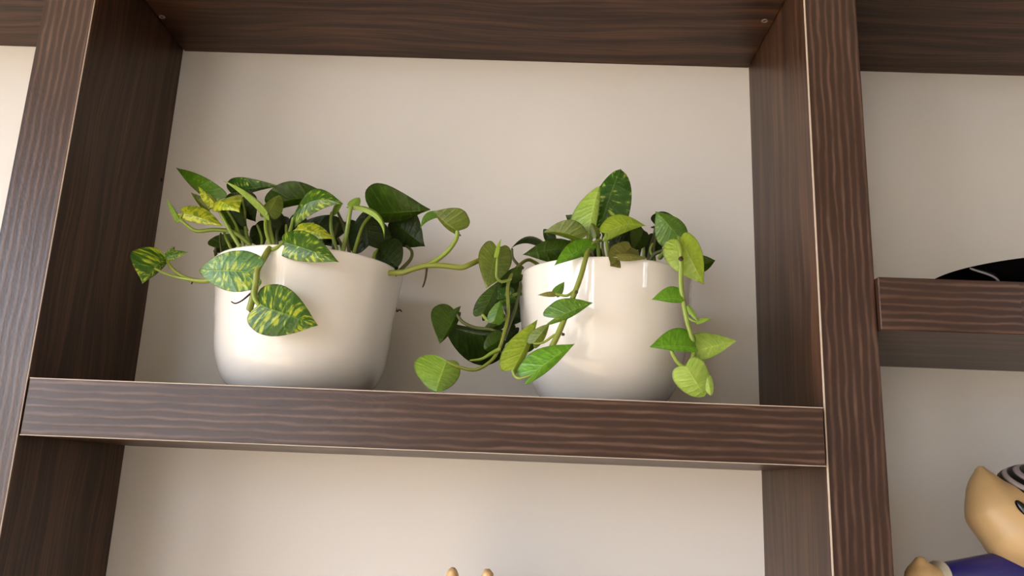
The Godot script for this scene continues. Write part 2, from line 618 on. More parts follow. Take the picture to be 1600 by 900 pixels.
func marbled_plant() -> void:
	plant = thing("potted_pothos", Vector3(0.2455, 0.0003, 0.118), "white glazed pot of yellow-marbled pothos, its two long vines reaching out to either side", "potted plant")
	var prof := [Vector2(0.0650, 0.0), Vector2(0.0695, 0.0030), Vector2(0.0765, 0.0085), Vector2(0.0835, 0.0160), Vector2(0.0895, 0.0260), Vector2(0.0945, 0.0405), Vector2(0.0978, 0.062), Vector2(0.1005, 0.090), Vector2(0.1030, 0.113), Vector2(0.1058, 0.132), Vector2(0.1082, 0.1475)]
	put("pot", lathe(pot_profile(prof, 0.0055), 128, 0.0012), [M.glaze], plant)
	soil(0.101, 0.128)
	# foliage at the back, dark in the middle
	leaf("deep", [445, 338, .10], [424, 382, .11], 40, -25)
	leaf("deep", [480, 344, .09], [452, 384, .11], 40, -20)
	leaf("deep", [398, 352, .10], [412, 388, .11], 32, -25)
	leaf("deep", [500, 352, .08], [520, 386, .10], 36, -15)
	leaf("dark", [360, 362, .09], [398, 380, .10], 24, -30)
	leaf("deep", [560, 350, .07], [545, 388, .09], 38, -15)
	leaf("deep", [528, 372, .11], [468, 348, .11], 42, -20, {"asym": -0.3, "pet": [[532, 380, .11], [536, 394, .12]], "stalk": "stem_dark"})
	leaf("mid", [340, 313, .13], [275, 262, .10], 24, -52, {"fold": 24, "pet": [[350, 322, .13], [368, 350, .13], [382, 386, .13]], "thick": 0.0018})
	leaf("olive", [326, 327, .11], [299, 301, .11], 15, -40, {"pet": [[334, 322, .11], [342, 318, .11]]})
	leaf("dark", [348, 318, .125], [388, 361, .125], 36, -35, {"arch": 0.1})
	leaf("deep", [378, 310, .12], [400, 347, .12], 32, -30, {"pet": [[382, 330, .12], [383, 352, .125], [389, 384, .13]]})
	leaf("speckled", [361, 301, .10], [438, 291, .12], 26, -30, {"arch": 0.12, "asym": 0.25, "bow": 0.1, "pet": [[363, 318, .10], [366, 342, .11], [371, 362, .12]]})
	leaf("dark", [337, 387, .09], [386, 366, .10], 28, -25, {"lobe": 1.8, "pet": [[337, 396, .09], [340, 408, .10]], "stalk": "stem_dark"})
	leaf("golden", [285, 333, .16], [349, 354, .16], 26, 25, {"asym": 0.45, "lobe": 1.4, "fold": 18, "pet": [[281, 341, .16]], "thick": 0.0016})
	leaf("lime", [281, 345, .16], [259, 310, .155], 8, 40, {"fold": 40, "lobe": 0.2})
	leaf("golden", [337, 316, .155], [375, 332, .19], 40, 28, {"asym": 0.4, "fold": 20, "arch": 0.12, "lobe": 1.3, "pet": [[346, 335, .155], [358, 358, .16], [376, 388, .165]], "thick": 0.0024})
	leaf("golden", [335, 317, .155], [310, 292, .15], 14, 35, {"asym": 0.2, "fold": 25})
	leaf("dark", [424, 322, .11], [530, 317, .10], 36, -25, {"asym": 0.3, "bow": 0.16, "arch": 0.12})
	leaf("olive", [419, 335, .17], [436, 305, .155], 28, 25, {"blunt": 0.7})
	leaf("pale", [419, 333, .172], [349, 283, .165], 11, 50, {"bow": -0.04, "fold": 30, "pet": [[415, 345, .172], [416, 362, .185], [424, 388, .212]]})
	leaf("mottled", [457, 340, .16], [537, 319, .19], 40, 35, {"asym": 0.25, "bow": 0.12, "arch": 0.12, "lobe": 1.2, "pet": [[456, 350, .16], [452, 366, .16], [450, 386, .15]]})
	leaf("lime", [519, 331, .155], [536, 318, .18], 12, 30, {"pet": [[517, 342, .155], [518, 362, .155], [527, 392, .16]]})
	leaf("golden", [464, 357, .19], [522, 374, .20], 28, 35, {"asym": 0.25, "pet": [[462, 366, .18], [458, 384, .17]]})
	leaf("dark", [583, 333, .13], [672, 328, .15], 60, -30, {"asym": 0.35, "arch": 0.1, "bow": 0.04, "lobe": 1.2, "fold": 8, "pet": [[572, 345, .14], [564, 360, .15], [552, 398, .165]]})
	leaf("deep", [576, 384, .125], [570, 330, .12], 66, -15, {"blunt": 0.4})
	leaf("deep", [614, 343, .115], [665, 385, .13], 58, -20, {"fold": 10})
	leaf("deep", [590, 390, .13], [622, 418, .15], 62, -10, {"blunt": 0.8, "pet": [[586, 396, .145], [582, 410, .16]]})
	stem("leaf_stalk", [[634, 384, .125], [643, 392, .13], [642, 404, .135], [630, 418, .14], [612, 434, .14]], 0.0016, 0.0024, "stem_dark")
	leaf("pale", [548, 321, .18], [600, 374, .185], 12, 30, {"bow": 0.24, "fold": 25, "lobe": 0.3, "pet": [[546, 336, .18], [542, 362, .175], [535, 396, .17]], "thick": 0.0026})
	leaf("lime", [549, 322, .18], [562, 309, .175], 16, 20, {"blunt": 0.6})
	stem("leaf_stalk", [[527, 330, .14], [535, 348, .14], [541, 368, .145], [546, 396, .15]], 0.0016, 0.0022, "stem_dark")
	stem("leaf_stalk", [[568, 372, .12], [558, 384, .13], [552, 402, .14]], 0.0016, 0.0022, "stem_dark")
	stem("leaf_stalk", [[421, 344, .165], [422, 358, .175], [430, 388, .195]], 0.0016, 0.002, "petiole")
	stem("leaf_stalk", [[350, 362, .13], [354, 374, .135], [363, 392, .14]], 0.0014, 0.0018, "petiole")
	stem("leaf_stalk", [[345, 364, .11], [344, 378, .11], [347, 398, .11]], 0.0012, 0.0014, "stem_dark")
	for k in 9:                                                 # short stalks in the middle of the pot
		var x := 408.0 + k * 14.0
		stem("leaf_stalk", [[x + rng.randf_range(-8, 8), 352 + rng.randf_range(-6, 10), .12], [x + rng.randf_range(-4, 4), 372, .13], [x, 398, .13]], 0.0014, 0.0019, "stem_dark" if k % 3 else "petiole")
	# vine that leaves on the left
	var v := stem("vine", [[384, 392, .15], [368, 396, .172], [352, 420, .196], [330, 437, .193], [304, 438, .183], [282, 430, .176], [267, 417, .172], [259, 403, .17]], 0.0036, 0.0017, "stem")
	stem("aerial_root", [[301, 440, .183], [299, 444, .182]], 0.0011, 0.0006, "root", v)
	leaf("marbled", [259, 401, .172], [223, 443, .20], 48, 5, {"asym": -0.7, "lobe": 1.9, "fold": 20, "arch": 0.05})
	leaf("mottled", [258, 403, .172], [294, 394, .172], 14, 25, {"asym": 0.2})
	leaf("mottled", [262, 401, .17], [273, 385, .166], 12, 10)
	stem("leaf_stalk", [[241, 419, .19], [260, 428, .184], [281, 434, .18], [306, 438, .183]], 0.0012, 0.0018, "petiole")
	stem("young_shoot", [[281, 342, .16], [292, 352, .158], [308, 361, .155], [338, 359, .15], [368, 364, .145], [392, 384, .14]], 0.0018, 0.0028, "petiole")
	# vine over the front of the rim
	v = stem("vine", [[428, 394, .19], [422, 388, .222], [412, 404, .233], [402, 422, .236], [400, 442, .236], [395, 466, .2365], [389, 486, .236]], 0.0031, 0.0036, "stem")
	stem("aerial_root", [[392, 458, .238], [379, 469, .240], [368, 474, .240], [361, 471, .240]], 0.0011, 0.0006, "root", v)
	stem("aerial_root", [[390, 485, .237], [396, 499, .237], [401, 508, .236], [403, 517, .236]], 0.0011, 0.0005, "root", v)
	leaf("bluish", [396, 425, .238], [312, 423, .226], 62, 12, {"fold": -4, "cup": 0.05, "arch": 0.07, "blunt": 0.3, "lobe": 1.5, "pet": [[402, 423, .237], [409, 412, .235]]})
	leaf("mottled", [441, 378, .224], [530, 410, .236], 48, 18, {"asym": 0.15, "arch": 0.08, "fold": 8, "pet": [[434, 386, .226], [424, 391, .226]]})
	leaf("marbled", [403, 476, .241], [497, 509, .237], 80, 6, {"fold": 5, "cup": 0.1, "arch": 0.07, "pet": [[398, 466, .240], [397, 452, .238]], "thick": 0.0026})
	# vine to the right
	v = stem("vine", [[588, 426, .15], [626, 426, .162], [646, 420, .165], [667, 415, .166], [692, 415, .166], [720, 418, .165], [735, 413, .163], [758, 402, .15]], 0.0033, 0.0029, "stem")
	stem("aerial_root", [[667, 418, .166], [665, 434, .166], [662, 445, .166], [660, 449, .166]], 0.0013, 0.0007, "root", v)
	leaf("olive", [715, 361, .17], [676, 330, .175], 38, -15, {"asym": -0.55, "lobe": 1.7, "fold": 14, "pet": [[713, 373, .17], [701, 391, .168], [684, 405, .166], [667, 415, .166]], "thick": 0.0028})
	leaf("mid", [690, 333, .174], [657, 358, .178], 14, 20, {"bow": -0.2, "lobe": 0.4})
	stem("aerial_root", [[604, 428, .085], [614, 448, .088], [618, 472, .09], [620, 486, .09], [624, 484, .09], [628, 487, .09]], 0.0012, 0.0007, "root", v)

func green_plant() -> void:
	plant = thing("potted_pothos", Vector3(0.5910, 0.0003, 0.118), "white glazed pot of green pothos, with leafy strands trailing down its front and sides", "potted plant")
	var prof := [Vector2(0.0590, 0.0), Vector2(0.0630, 0.0032), Vector2(0.0690, 0.0090), Vector2(0.0755, 0.0175), Vector2(0.0825, 0.0305), Vector2(0.0892, 0.051), Vector2(0.0945, 0.08), Vector2(0.098, 0.115), Vector2(0.0992, 0.135), Vector2(0.1000, 0.149)]
	put("pot", lathe(pot_profile(prof, 0.0055), 128, 0.0012), [M.glaze], plant)
	soil(0.094, 0.13)
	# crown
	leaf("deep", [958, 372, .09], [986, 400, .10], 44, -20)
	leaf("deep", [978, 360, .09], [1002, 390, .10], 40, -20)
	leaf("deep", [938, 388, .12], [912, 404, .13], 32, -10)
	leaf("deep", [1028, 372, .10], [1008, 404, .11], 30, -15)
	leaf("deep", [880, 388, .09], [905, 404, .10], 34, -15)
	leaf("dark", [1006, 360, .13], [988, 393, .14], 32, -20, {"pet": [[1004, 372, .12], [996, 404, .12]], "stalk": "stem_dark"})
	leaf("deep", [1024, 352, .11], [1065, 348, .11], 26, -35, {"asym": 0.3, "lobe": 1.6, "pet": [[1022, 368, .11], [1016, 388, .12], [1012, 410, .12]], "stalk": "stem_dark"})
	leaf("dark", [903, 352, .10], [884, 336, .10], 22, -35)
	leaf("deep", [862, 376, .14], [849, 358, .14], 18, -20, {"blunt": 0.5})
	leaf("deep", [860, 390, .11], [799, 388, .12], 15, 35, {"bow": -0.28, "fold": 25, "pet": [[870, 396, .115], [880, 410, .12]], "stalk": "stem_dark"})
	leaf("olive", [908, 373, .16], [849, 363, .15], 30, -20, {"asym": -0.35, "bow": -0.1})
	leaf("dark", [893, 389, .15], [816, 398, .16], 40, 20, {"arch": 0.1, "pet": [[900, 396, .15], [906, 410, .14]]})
	leaf("speckled", [936, 358, .14], [970, 264, .125], 62, 12, {"asym": -0.14, "blunt": 0.75, "fold": 10, "pet": [[934, 370, .14], [936, 404, .13]], "thick": 0.0026})
	leaf("pale", [919, 367, .155], [937, 290, .15], 44, 20, {"asym": 0.62, "blunt": 0.35, "fold": 16, "pet": [[920, 382, .155], [924, 408, .15]], "thick": 0.0026})
	leaf("olive", [932, 368, .158], [922, 344, .155], 14, 10)
	leaf("yellowish", [946, 365, .175], [1010, 353, .175], 34, 25, {"asym": 0.35, "bow": 0.1, "arch": 0.08, "pet": [[948, 378, .17], [952, 404, .16]]})
	leaf("bright", [926, 381, .205], [865, 416, .228], 30, 22, {"asym": -0.4, "fold": 16, "lobe": 0.8, "pet": [[932, 377, .2], [938, 376, .19]]})
	leaf("khaki", [986, 386, .195], [953, 416, .230], 46, 10, {"fold": 18, "lobe": 1.8, "arch": 0.02})
	leaf("khaki", [968, 401, .225], [1012, 404, .215], 12, 20)
	leaf("dark", [1090, 415, .15], [1118, 407, .15], 26, -15, {"lobe": 1.2, "pet": [[1080, 408, .15], [1066, 403, .148], [1048, 412, .14]], "stalk": "stem_dark"})
	leaf("mid", [1061, 371, .18], [1024, 330, .18], 48, 16, {"asym": 0.1, "fold": 14, "pet": [[1062, 376, .19], [1063, 384, .20]]})
	for k in 8:
		var x := 890.0 + k * 19.0
		stem("leaf_stalk", [[x + rng.randf_range(-12, 12), 366 + rng.randf_range(-6, 10), .12], [x + rng.randf_range(-6, 6), 388, .125], [x, 412, .12]], 0.0014, 0.0019, "stem_dark" if k % 3 else "petiole")
	stem("leaf_stalk", [[1046, 386, .15], [1034, 392, .15], [1022, 398, .145], [1012, 412, .14]], 0.002, 0.0024, "stem_dark")
	stem("leaf_stalk", [[1020, 380, .14], [1016, 390, .14], [1019, 400, .14], [1023, 412, .14]], 0.0014, 0.0016, "petiole")
	# strand down the right
	var v := stem("vine", [[1030, 404, .16], [1046, 386, .19], [1058, 378, .222], [1063, 392, .232], [1064, 420, .233], [1064, 446, .233], [1068, 474, .232], [1074, 504, .232], [1081, 528, .232], [1084, 549, .23], [1079, 566, .23], [1069, 573, .232], [1059, 566, .234], [1051, 553, .235], [1049, 546, .235]], 0.0027, 0.0021, "petiole")
	stem("node_scar", [[1062, 402, .236], [1066, 407, .236]], 0.0026, 0.002, "root", v)
	leaf("yellowish", [1063, 374, .224], [1100, 445, .226], 56, 6, {"asym": -0.22, "fold": 8, "cup": 0.05})
	leaf("bright", [1066, 467, .236], [1018, 468, .238], 27, 20, {"asym": -0.62, "fold": 18})
	leaf("lime", [1074, 478, .233], [1091, 504, .234], 9, 20, {"lobe": 0.3})
	leaf("lime", [1088, 503, .233], [1113, 497, .233], 8, 20, {"lobe": 0.3, "pet": [[1080, 500, .233], [1073, 493, .232]], "thick": 0.0013})
	leaf("pale", [1085, 550, .226], [1151, 533, .224], 44, 22, {"asym": 0.4, "fold": 16})
	leaf("bright", [1084, 542, .238], [1015, 542, .242], 40, 22, {"asym": -0.66, "fold": 18, "lobe": 1.1})
	leaf("pale", [1072, 572, .236], [1101, 619, .226], 54, 8, {"blunt": 0.75, "fold": 6})
	leaf("pale", [1104, 588, .23], [1111, 618, .228], 16, 10, {"blunt": 0.7})
	# strand down the front
	v = stem("vine", [[926, 404, .16], [922, 392, .20], [917, 398, .224], [908, 430, .2355], [897, 460, .238], [886, 488, .239], [873, 520, .24], [861, 544, .24]], 0.0024, 0.0031, "stem")
	stem("side_shoot", [[897, 455, .238], [885, 462, .239], [868, 459, .240]], 0.0017, 0.0013, "petiole", v)
	for q in [[899, 456], [889, 490], [878, 522]]:
		stem("node_scar", [[q[0], q[1], .240], [q[0] + 4, q[1] + 1, .241]], 0.0018, 0.0012, "root", v)
	leaf("mid", [868, 459, .24], [882, 440, .236], 16, 10, {"fold": 20})
	leaf("khaki", [868, 459, .24], [840, 461, .24], 9, 20, {"lobe": 0.5})
	leaf("mid", [866, 497, .243], [927, 473, .247], 34, 12, {"asym": 0.5, "lobe": 2.2, "fold": 12, "pet": [[876, 497, .242], [888, 488, .24]], "thick": 0.0016})
	leaf("bright", [828, 587, .245], [899, 537, .248], 40, 16, {"asym": 0.5, "lobe": 1.7, "fold": 16, "pet": [[812, 591, .243], [804, 587, .24], [801, 578, .238]], "thick": 0.0016})
	leaf("yellowish", [802, 578, .237], [840, 499, .222], 36, -8, {"asym": 0.5, "lobe": 0.8, "fold": 14})
	leaf("olive", [833, 537, .238], [859, 505, .24], 24, 10, {"asym": 0.2, "fold": 20, "pet": [[849, 535, .239], [868, 522, .24]], "thick": 0.0014})
	leaf("dark", [831, 535, .225], [811, 553, .222], 20, -10)
	# strands over the left of the rim
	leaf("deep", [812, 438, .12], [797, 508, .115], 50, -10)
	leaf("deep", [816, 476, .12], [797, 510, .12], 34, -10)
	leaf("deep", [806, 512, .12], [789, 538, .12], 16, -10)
	leaf("dark", [784, 443, .13], [780, 472, .13], 18, 0)
	leaf("dark", [814, 428, .15], [777, 440, .15], 24, -10)
	leaf("speckled", [802, 462, .155], [762, 472, .155], 30, 10, {"asym": -0.2, "pet": [[806, 460, .15], [815, 459, .14]]})
	v = stem("vine", [[842, 414, .12], [826, 406, .128], [812, 414, .14], [800, 428, .15], [793, 450, .16], [794, 490, .17], [787, 522, .178], [780, 545, .184], [766, 565, .19], [742, 578, .196], [716, 573, .20], [697, 564, .202]], 0.0021, 0.0017, "stem")
	stem("vine", [[838, 416, .12], [822, 430, .13], [812, 452, .145], [806, 480, .155], [797, 505, .165], [788, 530, .172]], 0.0022, 0.0018, "stem_dark")
	stem("leaf_stalk", [[800, 388, .12], [801, 402, .122], [808, 412, .125], [818, 420, .125]], 0.0014, 0.002, "stem_dark")
	stem("aerial_root", [[780, 548, .186], [784, 552, .186], [786, 557, .186]], 0.0014, 0.0008, "root", v)
	stem("young_shoot", [[782, 545, .188], [768, 552, .188], [752, 561, .19], [734, 563, .192]], 0.0026, 0.001, "petiole", v)
	leaf("olive", [777, 388, .165], [760, 451, .172], 54, -8, {"lobe": 1.5, "fold": -5, "arch": 0.03, "asym": 0.05})
	stem("leaf_stalk", [[777, 404, .176], [776, 420, .177], [776, 433, .175], [784, 440, .17], [799, 436, .16]], 0.0013, 0.0016, "petiole")
	leaf("yellowish", [774, 402, .18], [783, 373, .178], 7, 30, {"lobe": 0.3})
	leaf("dark", [753, 492, .176], [779, 439, .17], 28, -10, {"asym": 0.15, "fold": 18, "pet": [[763, 501, .176], [777, 503, .174], [793, 497, .171]]})
	leaf("mid", [772, 502, .182], [782, 469, .18], 26, 8)
	leaf("dark", [789, 500, .168], [750, 522, .165], 22, -20)
	leaf("deep", [782, 524, .168], [692, 503, .16], 60, -18, {"asym": 0.72, "bow": 0.06, "fold": 8, "blunt": 0.4})
	leaf("dark", [784, 528, .18], [757, 546, .182], 32, -12, {"blunt": 0.6})
	leaf("dark", [714, 490, .174], [687, 538, .182], 44, -10, {"asym": -0.6, "fold": 14, "lobe": 1.2, "pet": [[723, 503, .174], [742, 512, .172], [768, 515, .172], [786, 524, .175]], "stalk": "stem_dark"})
	leaf("dark", [703, 496, .178], [720, 478, .172], 13, 10)
	leaf("lime", [698, 564, .202], [681, 613, .212], 74, 4, {"asym": -0.3, "blunt": 0.5, "fold": 8, "lobe": 1.2})

# ------------------------------------------------------------------ figurines and dish
func cat_figurine(foot: Vector3, tall: float) -> void:          # only the two ear tips reach into the picture
	var o := thing("ear_figurine", foot, "small cream animal figurine with two pointed ears in the bay below the pots", "figurine")
	var k := tall
	var f := func(p: Vector3) -> float:
		var d := capsule(p, Vector3(0, 0.18, 0) * k, Vector3(0, 0.45, 0) * k, 0.17 * k, 0.13 * k)
		d = smin(d, (p - Vector3(0, 0.72, 0.02) * k).length() - 0.145 * k, 0.05 * k)
		d = smin(d, (p - Vector3(0, 0.68, 0.14) * k).length() - 0.055 * k, 0.03 * k)
		for s in [-1.0, 1.0]:
			d = smin(d, capsule(p, Vector3(0.045 * s, 0.80, 0) * k, Vector3(0.058 * s, 0.978, 0.01) * k, 0.052 * k, 0.020 * k), 0.02 * k)
			d = smin(d, capsule(p, Vector3(0.10 * s, 0.42, 0.08) * k, Vector3(0.08 * s, 0.05, 0.14) * k, 0.05 * k, 0.05 * k), 0.03 * k)
		return maxf(d, 0.002 - p.y)
	var cream := std(Color(0.80, 0.66, 0.46), 0.35)
	put("body", field_mesh(f, Vector3(-0.24, -0.01, -0.22) * k, Vector3(0.24, 1.03, 0.24) * k, 0.0045), [cream], o)
	var dark := std(Color(0.05, 0.04, 0.04), 0.25)
	for s in [-1.0, 1.0]:
		var e := SphereMesh.new()
		e.radius = 0.018 * k
		e.height = 0.036 * k
		put("eye", e, [dark], o, Vector3(0.055 * s, 0.74, 0.148) * k)

func jacket_figurine(foot_y: float) -> void:
	var hub := at(1612, 812, .13)
	var foot := Vector3(hub.x, foot_y, .13)
	var o := thing("jacket_figurine", foot, "cream animal figurine in a blue jacket and a black-and-white striped cap, one paw raised", "figurine")
	var g := func(px: float, py: float, z: float) -> Vector3:
		return at(px, py, z) - foot
	var e0: Vector3 = g.call(1532, 734, .120)
	var e1: Vector3 = g.call(1541, 764, .122)
	var e2: Vector3 = g.call(1557, 800, .128)
	var e3: Vector3 = g.call(1584, 832, .135)
	var hd: Vector3 = g.call(1640, 830, .13)
	var mirror := 2.0 * hd.x
	var cr: Vector3 = g.call(1592, 797, .126)
	var f := func(p: Vector3) -> float:
		var q := p
		var d := 1.0
		for s in 2:
			if s == 1:
				q.x = mirror - p.x
			d = minf(d, capsule(q, e0, e1, 0.0045, 0.0165))
			d = smin(d, capsule(q, e1, e2, 0.0165, 0.029), 0.012)
			d = smin(d, capsule(q, e2, e3, 0.029, 0.034), 0.012)
			d = smin(d, capsule(q, cr, hd + Vector3(0, 0.006, -0.004), 0.025, 0.043), 0.010)
		var h := (p - hd) * Vector3(1.0, 1.12, 1.0)
		d = smin(d, h.length() - 0.056, 0.02)
		d = smin(d, ((p - hd - Vector3(0, -0.012, 0.055)) * Vector3(1, 1.2, 1)).length() - 0.026, 0.012)
		return d
	var tan_ := std(Color(0.75, 0.63, 0.45), 0.38)
	var head := put("head", field_mesh(f, hd + Vector3(-0.115, -0.085, -0.085), hd + Vector3(0.115, 0.095, 0.10), 0.0035), [tan_], o)
	# painted eyes, slanting ovals lying on the front of the head
	var ink := std(Color(0.03, 0.03, 0.035), 0.2)
	for s in [-1.0, 1.0]:
		var e := SphereMesh.new()
		e.radius = 0.010
		e.height = 0.020
		var p := EYE - foot
		var d := ray(1600, 797).normalized()
		for k in 60:                                            # along the line of sight on to the head
			p += d * clampf(f.call(p), 0.0, 0.05) * 0.9
		if s > 0.0:
			p.x = mirror - p.x
		var eye := put("eye", e, [ink], head, p)
		eye.scale = Vector3(0.42, 1.15, 0.3)
		eye.rotation = Vector3(-0.1, 0.5 * s, -0.6 * s)
	# the cap: a low dome of black and white bands, tipped forward
	var black := std(Color(0.035, 0.03, 0.03), 0.45)
	var white := std(Color(0.66, 0.62, 0.62), 0.5)
	var cap_at: Vector3 = g.call(1651, 767, .130)
	var prof := [Vector2(0.0565, 0.0), Vector2(0.0528, 0.0048), Vector2(0.0485, 0.0086), Vector2(0.0435, 0.012), Vector2(0.0375, 0.015), Vector2(0.031, 0.0174), Vector2(0.023, 0.0194), Vector2(0.013, 0.0208), Vector2(0.0, 0.0214)]
	for k in prof.size() - 1:
		var a: Vector2 = prof[k]
		var b: Vector2 = prof[k + 1]
		var m := lathe([Vector2(maxf(a.x - 0.006, 0.0), a.y - 0.001), a, a.lerp(b, 0.5) + Vector2(0.0004, 0.0002), b, Vector2(maxf(b.x - 0.006, 0.0), b.y - 0.002)], 48)
		var band := put("cap_band", m, [white if k % 2 else black], o, cap_at)
		band.rotation = Vector3(0.42, 0, -0.06)
	# jacket: trunk and sleeves in one cloth body, then cuffs and paws
	var sh: Vector3 = g.call(1556, 873, .13)
	var cu: Vector3 = g.call(1468, 896, .155)
	var pw: Vector3 = g.call(1440, 893, .162)
	var pt: Vector3 = g.call(1438, 879, .164)
	var trunk := Vector3(hd.x, 0, hd.z - foot.z + foot.z)
	var j := func(p: Vector3) -> float:
		var d := capsule(p, Vector3(hd.x, 0.075, hd.z), Vector3(hd.x, hd.y - 0.088, hd.z), 0.072, 0.046)
		d = smin(d, capsule(p, sh + Vector3(0.014, -0.012, 0), cu + Vector3(0.004, -0.006, 0), 0.021, 0.017), 0.02)
		var q := p
		q.x = mirror - p.x
		d = smin(d, capsule(q, sh + Vector3(0.014, -0.012, 0), Vector3(cu.x + 0.03, hd.y - 0.16, cu.z), 0.021, 0.017), 0.02)
		return maxf(d, 0.004 - p.y)
	var blue := std(Color(0.10, 0.10, 0.42), 0.32)
	put("jacket", field_mesh(j, Vector3(hd.x - 0.16, -0.005, -0.09 + hd.z), Vector3(hd.x + 0.16, hd.y - 0.02, 0.09 + hd.z), 0.005), [blue], o)
	var cuffm := std(Color(0.78, 0.76, 0.70), 0.45)
	var dir := (pw - cu).normalized()
	put("cuff", tube([cu + Vector3(0.003, -0.006, 0), cu + dir * 0.008 + Vector3(0, -0.006, 0)], 0.019, 0.018, 20, 3), [cuffm], o)
	var paw := func(p: Vector3) -> float:
		var d := capsule(p, cu + dir * 0.004 + Vector3(0, -0.006, 0), pw + Vector3(0, -0.008, 0), 0.014, 0.0165)
		d = smin(d, capsule(p, pw, pt, 0.014, 0.0065), 0.006)
		d = smin(d, capsule(p, pw + Vector3(-0.006, -0.012, 0.002), pw + Vector3(-0.020, -0.014, 0.004), 0.011, 0.006), 0.005)
		return d
	put("paw", field_mesh(paw, pw + Vector3(-0.05, -0.05, -0.04), pw + Vector3(0.055, 0.04, 0.04), 0.003), [tan_], o)

func black_dish(shelf_y: float) -> void:
	var o := thing("black_dish", Vector3(at(1622, 420, .118).x, shelf_y + 0.0003, .118), "shallow glossy black dish on the small shelf right of the upright", "dish")
	var rim := at(1640, 403.5, .215).y - shelf_y
	var R := 0.118
	var m := std(Color(0.03, 0.03, 0.033), 0.25)
	var pts := [Vector2(0.0, 0.001), Vector2(0.05, 0.001), Vector2(0.052, 0.0), Vector2(0.056, 0.002), Vector2(0.075, rim * 0.35), Vector2(0.095, rim * 0.66), Vector2(R, rim - 0.001), Vector2(R - 0.0006, rim), Vector2(R - 0.003, rim - 0.0012), Vector2(0.09, rim * 0.66 + 0.001), Vector2(0.06, 0.006), Vector2(0.0, 0.005)]
	var body := put("bowl", lathe(smooth_profile(pts, 4), 96), [m], o)
	var line := []
	for k in 7:
		var p: Vector2 = pts[3].lerp(pts[6], 0.35 + 0.65 * k / 6.0)
		var w := deg_to_rad(151.0 - 4.0 * sin(k * 0.7))
		line.append(Vector3(cos(w) * (p.x + 0.0008), p.y, sin(w) * (p.x + 0.0008)))
	put("painted_line", tube(line, 0.0012, 0.0012, 6, 3), [std(Color(0.62, 0.62, 0.62), 0.5)], body)

# ------------------------------------------------------------------ shelving unit and room
func shelf_unit() -> void:
	var o := thing("wall_shelf_unit", Vector3.ZERO, "dark brown wood-grain shelving unit of uprights and shelves covering the white wall", "shelf unit")
	var low := FLOOR_Y
	var high := 1.10
	var n := 0
	for x in [-UP_T - 0.86 - UP_T, -UP_T, OPEN_W, OPEN_W + UP_T + 0.80]:   # uprights, left edge
		var up := put("upright", board(Vector3(x, low, 0.0), Vector3(x + UP_T, high, DEPTH), 1, 0.0008, Vector2(n * 0.37, n * 0.023)), [M.front, M.side], o)
		# pale core line along the inner front corners
		if n == 1 or n == 2:
			var ex: float = x + UP_T if n == 1 else x
			var wide := 0.0008 if n == 1 else 0.0016
			put("edge_strip", board(Vector3(ex - wide * 0.6, low, DEPTH - 0.0012), Vector3(ex + wide * 0.4, high, DEPTH + 0.0004), 1, 0.0002), [M.edge, M.edge], up)
		if n == 1:
			var d := ray(252, 281)
			var p := EYE + d * (-EYE.x / d.x)
			var hole := CylinderMesh.new()
			hole.top_radius = 0.0028
			hole.bottom_radius = 0.0028
			hole.height = 0.0012
			hole.radial_segments = 16
			hole.rings = 1
			put("screw_hole", hole, [std(Color(0.03, 0.02, 0.02), 0.8)], up, Vector3(0.0, p.y, p.z)).rotation.z = PI / 2
		n += 1
	# shelves: [bay left, bay right, underside, thickness, front z]
	var lx := -UP_T - 0.86
	var rx := OPEN_W + UP_T
	var rows := [
		[0.0, OPEN_W, -SHELF_T, SHELF_T, 0.2345], [0.0, OPEN_W, TOP_Y, SHELF_T, 0.2345], [0.0, OPEN_W, -0.50 - SHELF_T, SHELF_T, 0.2345], [0.0, OPEN_W, -1.02, SHELF_T, 0.2345], [0.0, OPEN_W, 1.02, SHELF_T, 0.2345],
		[lx, -UP_T, TOP_Y, SHELF_T, 0.2345], [lx, -UP_T, -SHELF_T - 0.02, SHELF_T, 0.2345], [lx, -UP_T, -0.62, SHELF_T, 0.2345], [lx, -UP_T, 1.02, SHELF_T, 0.2345],
		[rx, rx + 0.80, TOP_Y, SHELF_T, 0.2345], [rx, rx + 0.80, 0.0802, 0.0549, 0.2345], [rx, rx + 0.80, -0.34 - 0.055, 0.055, 0.2345], [rx, rx + 0.80, -0.90, SHELF_T, 0.2345], [rx, rx + 0.80, 1.02, SHELF_T, 0.2345],
	]
	n = 0
	for r in rows:
		var gl := 0.0022
		var gap_l: float = 0.0065 if n == 0 else gl
		var gap_r: float = 0.0042 if n == 0 else 0.0005
		if r[0] >= rx or r[1] <= 0.0:
			gap_l = 0.0005
		var lo := Vector3(r[0] + gap_l, r[2], 0.0)
		var hi := Vector3(r[1] - gap_r, r[2] + r[3], r[4])
		var s := put("shelf", board(lo, hi, 0, 0.0008, Vector2(n * 0.29, n * 0.041)), [M.front, M.side], o)
		if n == 0:
			put("edge_strip", board(Vector3(lo.x, hi.y - 0.0006, hi.z - 0.0012), Vector3(hi.x, hi.y + 0.0003, hi.z + 0.0003), 0, 0.0002), [M.edge, M.edge], s)
			put("edge_strip", board(Vector3(lo.x, lo.y - 0.0003, hi.z - 0.0012), Vector3(hi.x, lo.y + 0.0005, hi.z + 0.0003), 0, 0.0002), [M.edge, M.edge], s)
		if n == 1:
			for q in [[1195, 32], [253, 26]]:
				var p := at_height(q[0], q[1], TOP_Y)
				var ring := TorusMesh.new()
				ring.inner_radius = 0.0022
				ring.outer_radius = 0.0042
				ring.rings = 24
				ring.ring_segments = 8
				put("screw_ring", ring, [std(Color(0.45, 0.4, 0.36), 0.3)], s, Vector3(p.x, TOP_Y - 0.0004, p.z))
		n += 1

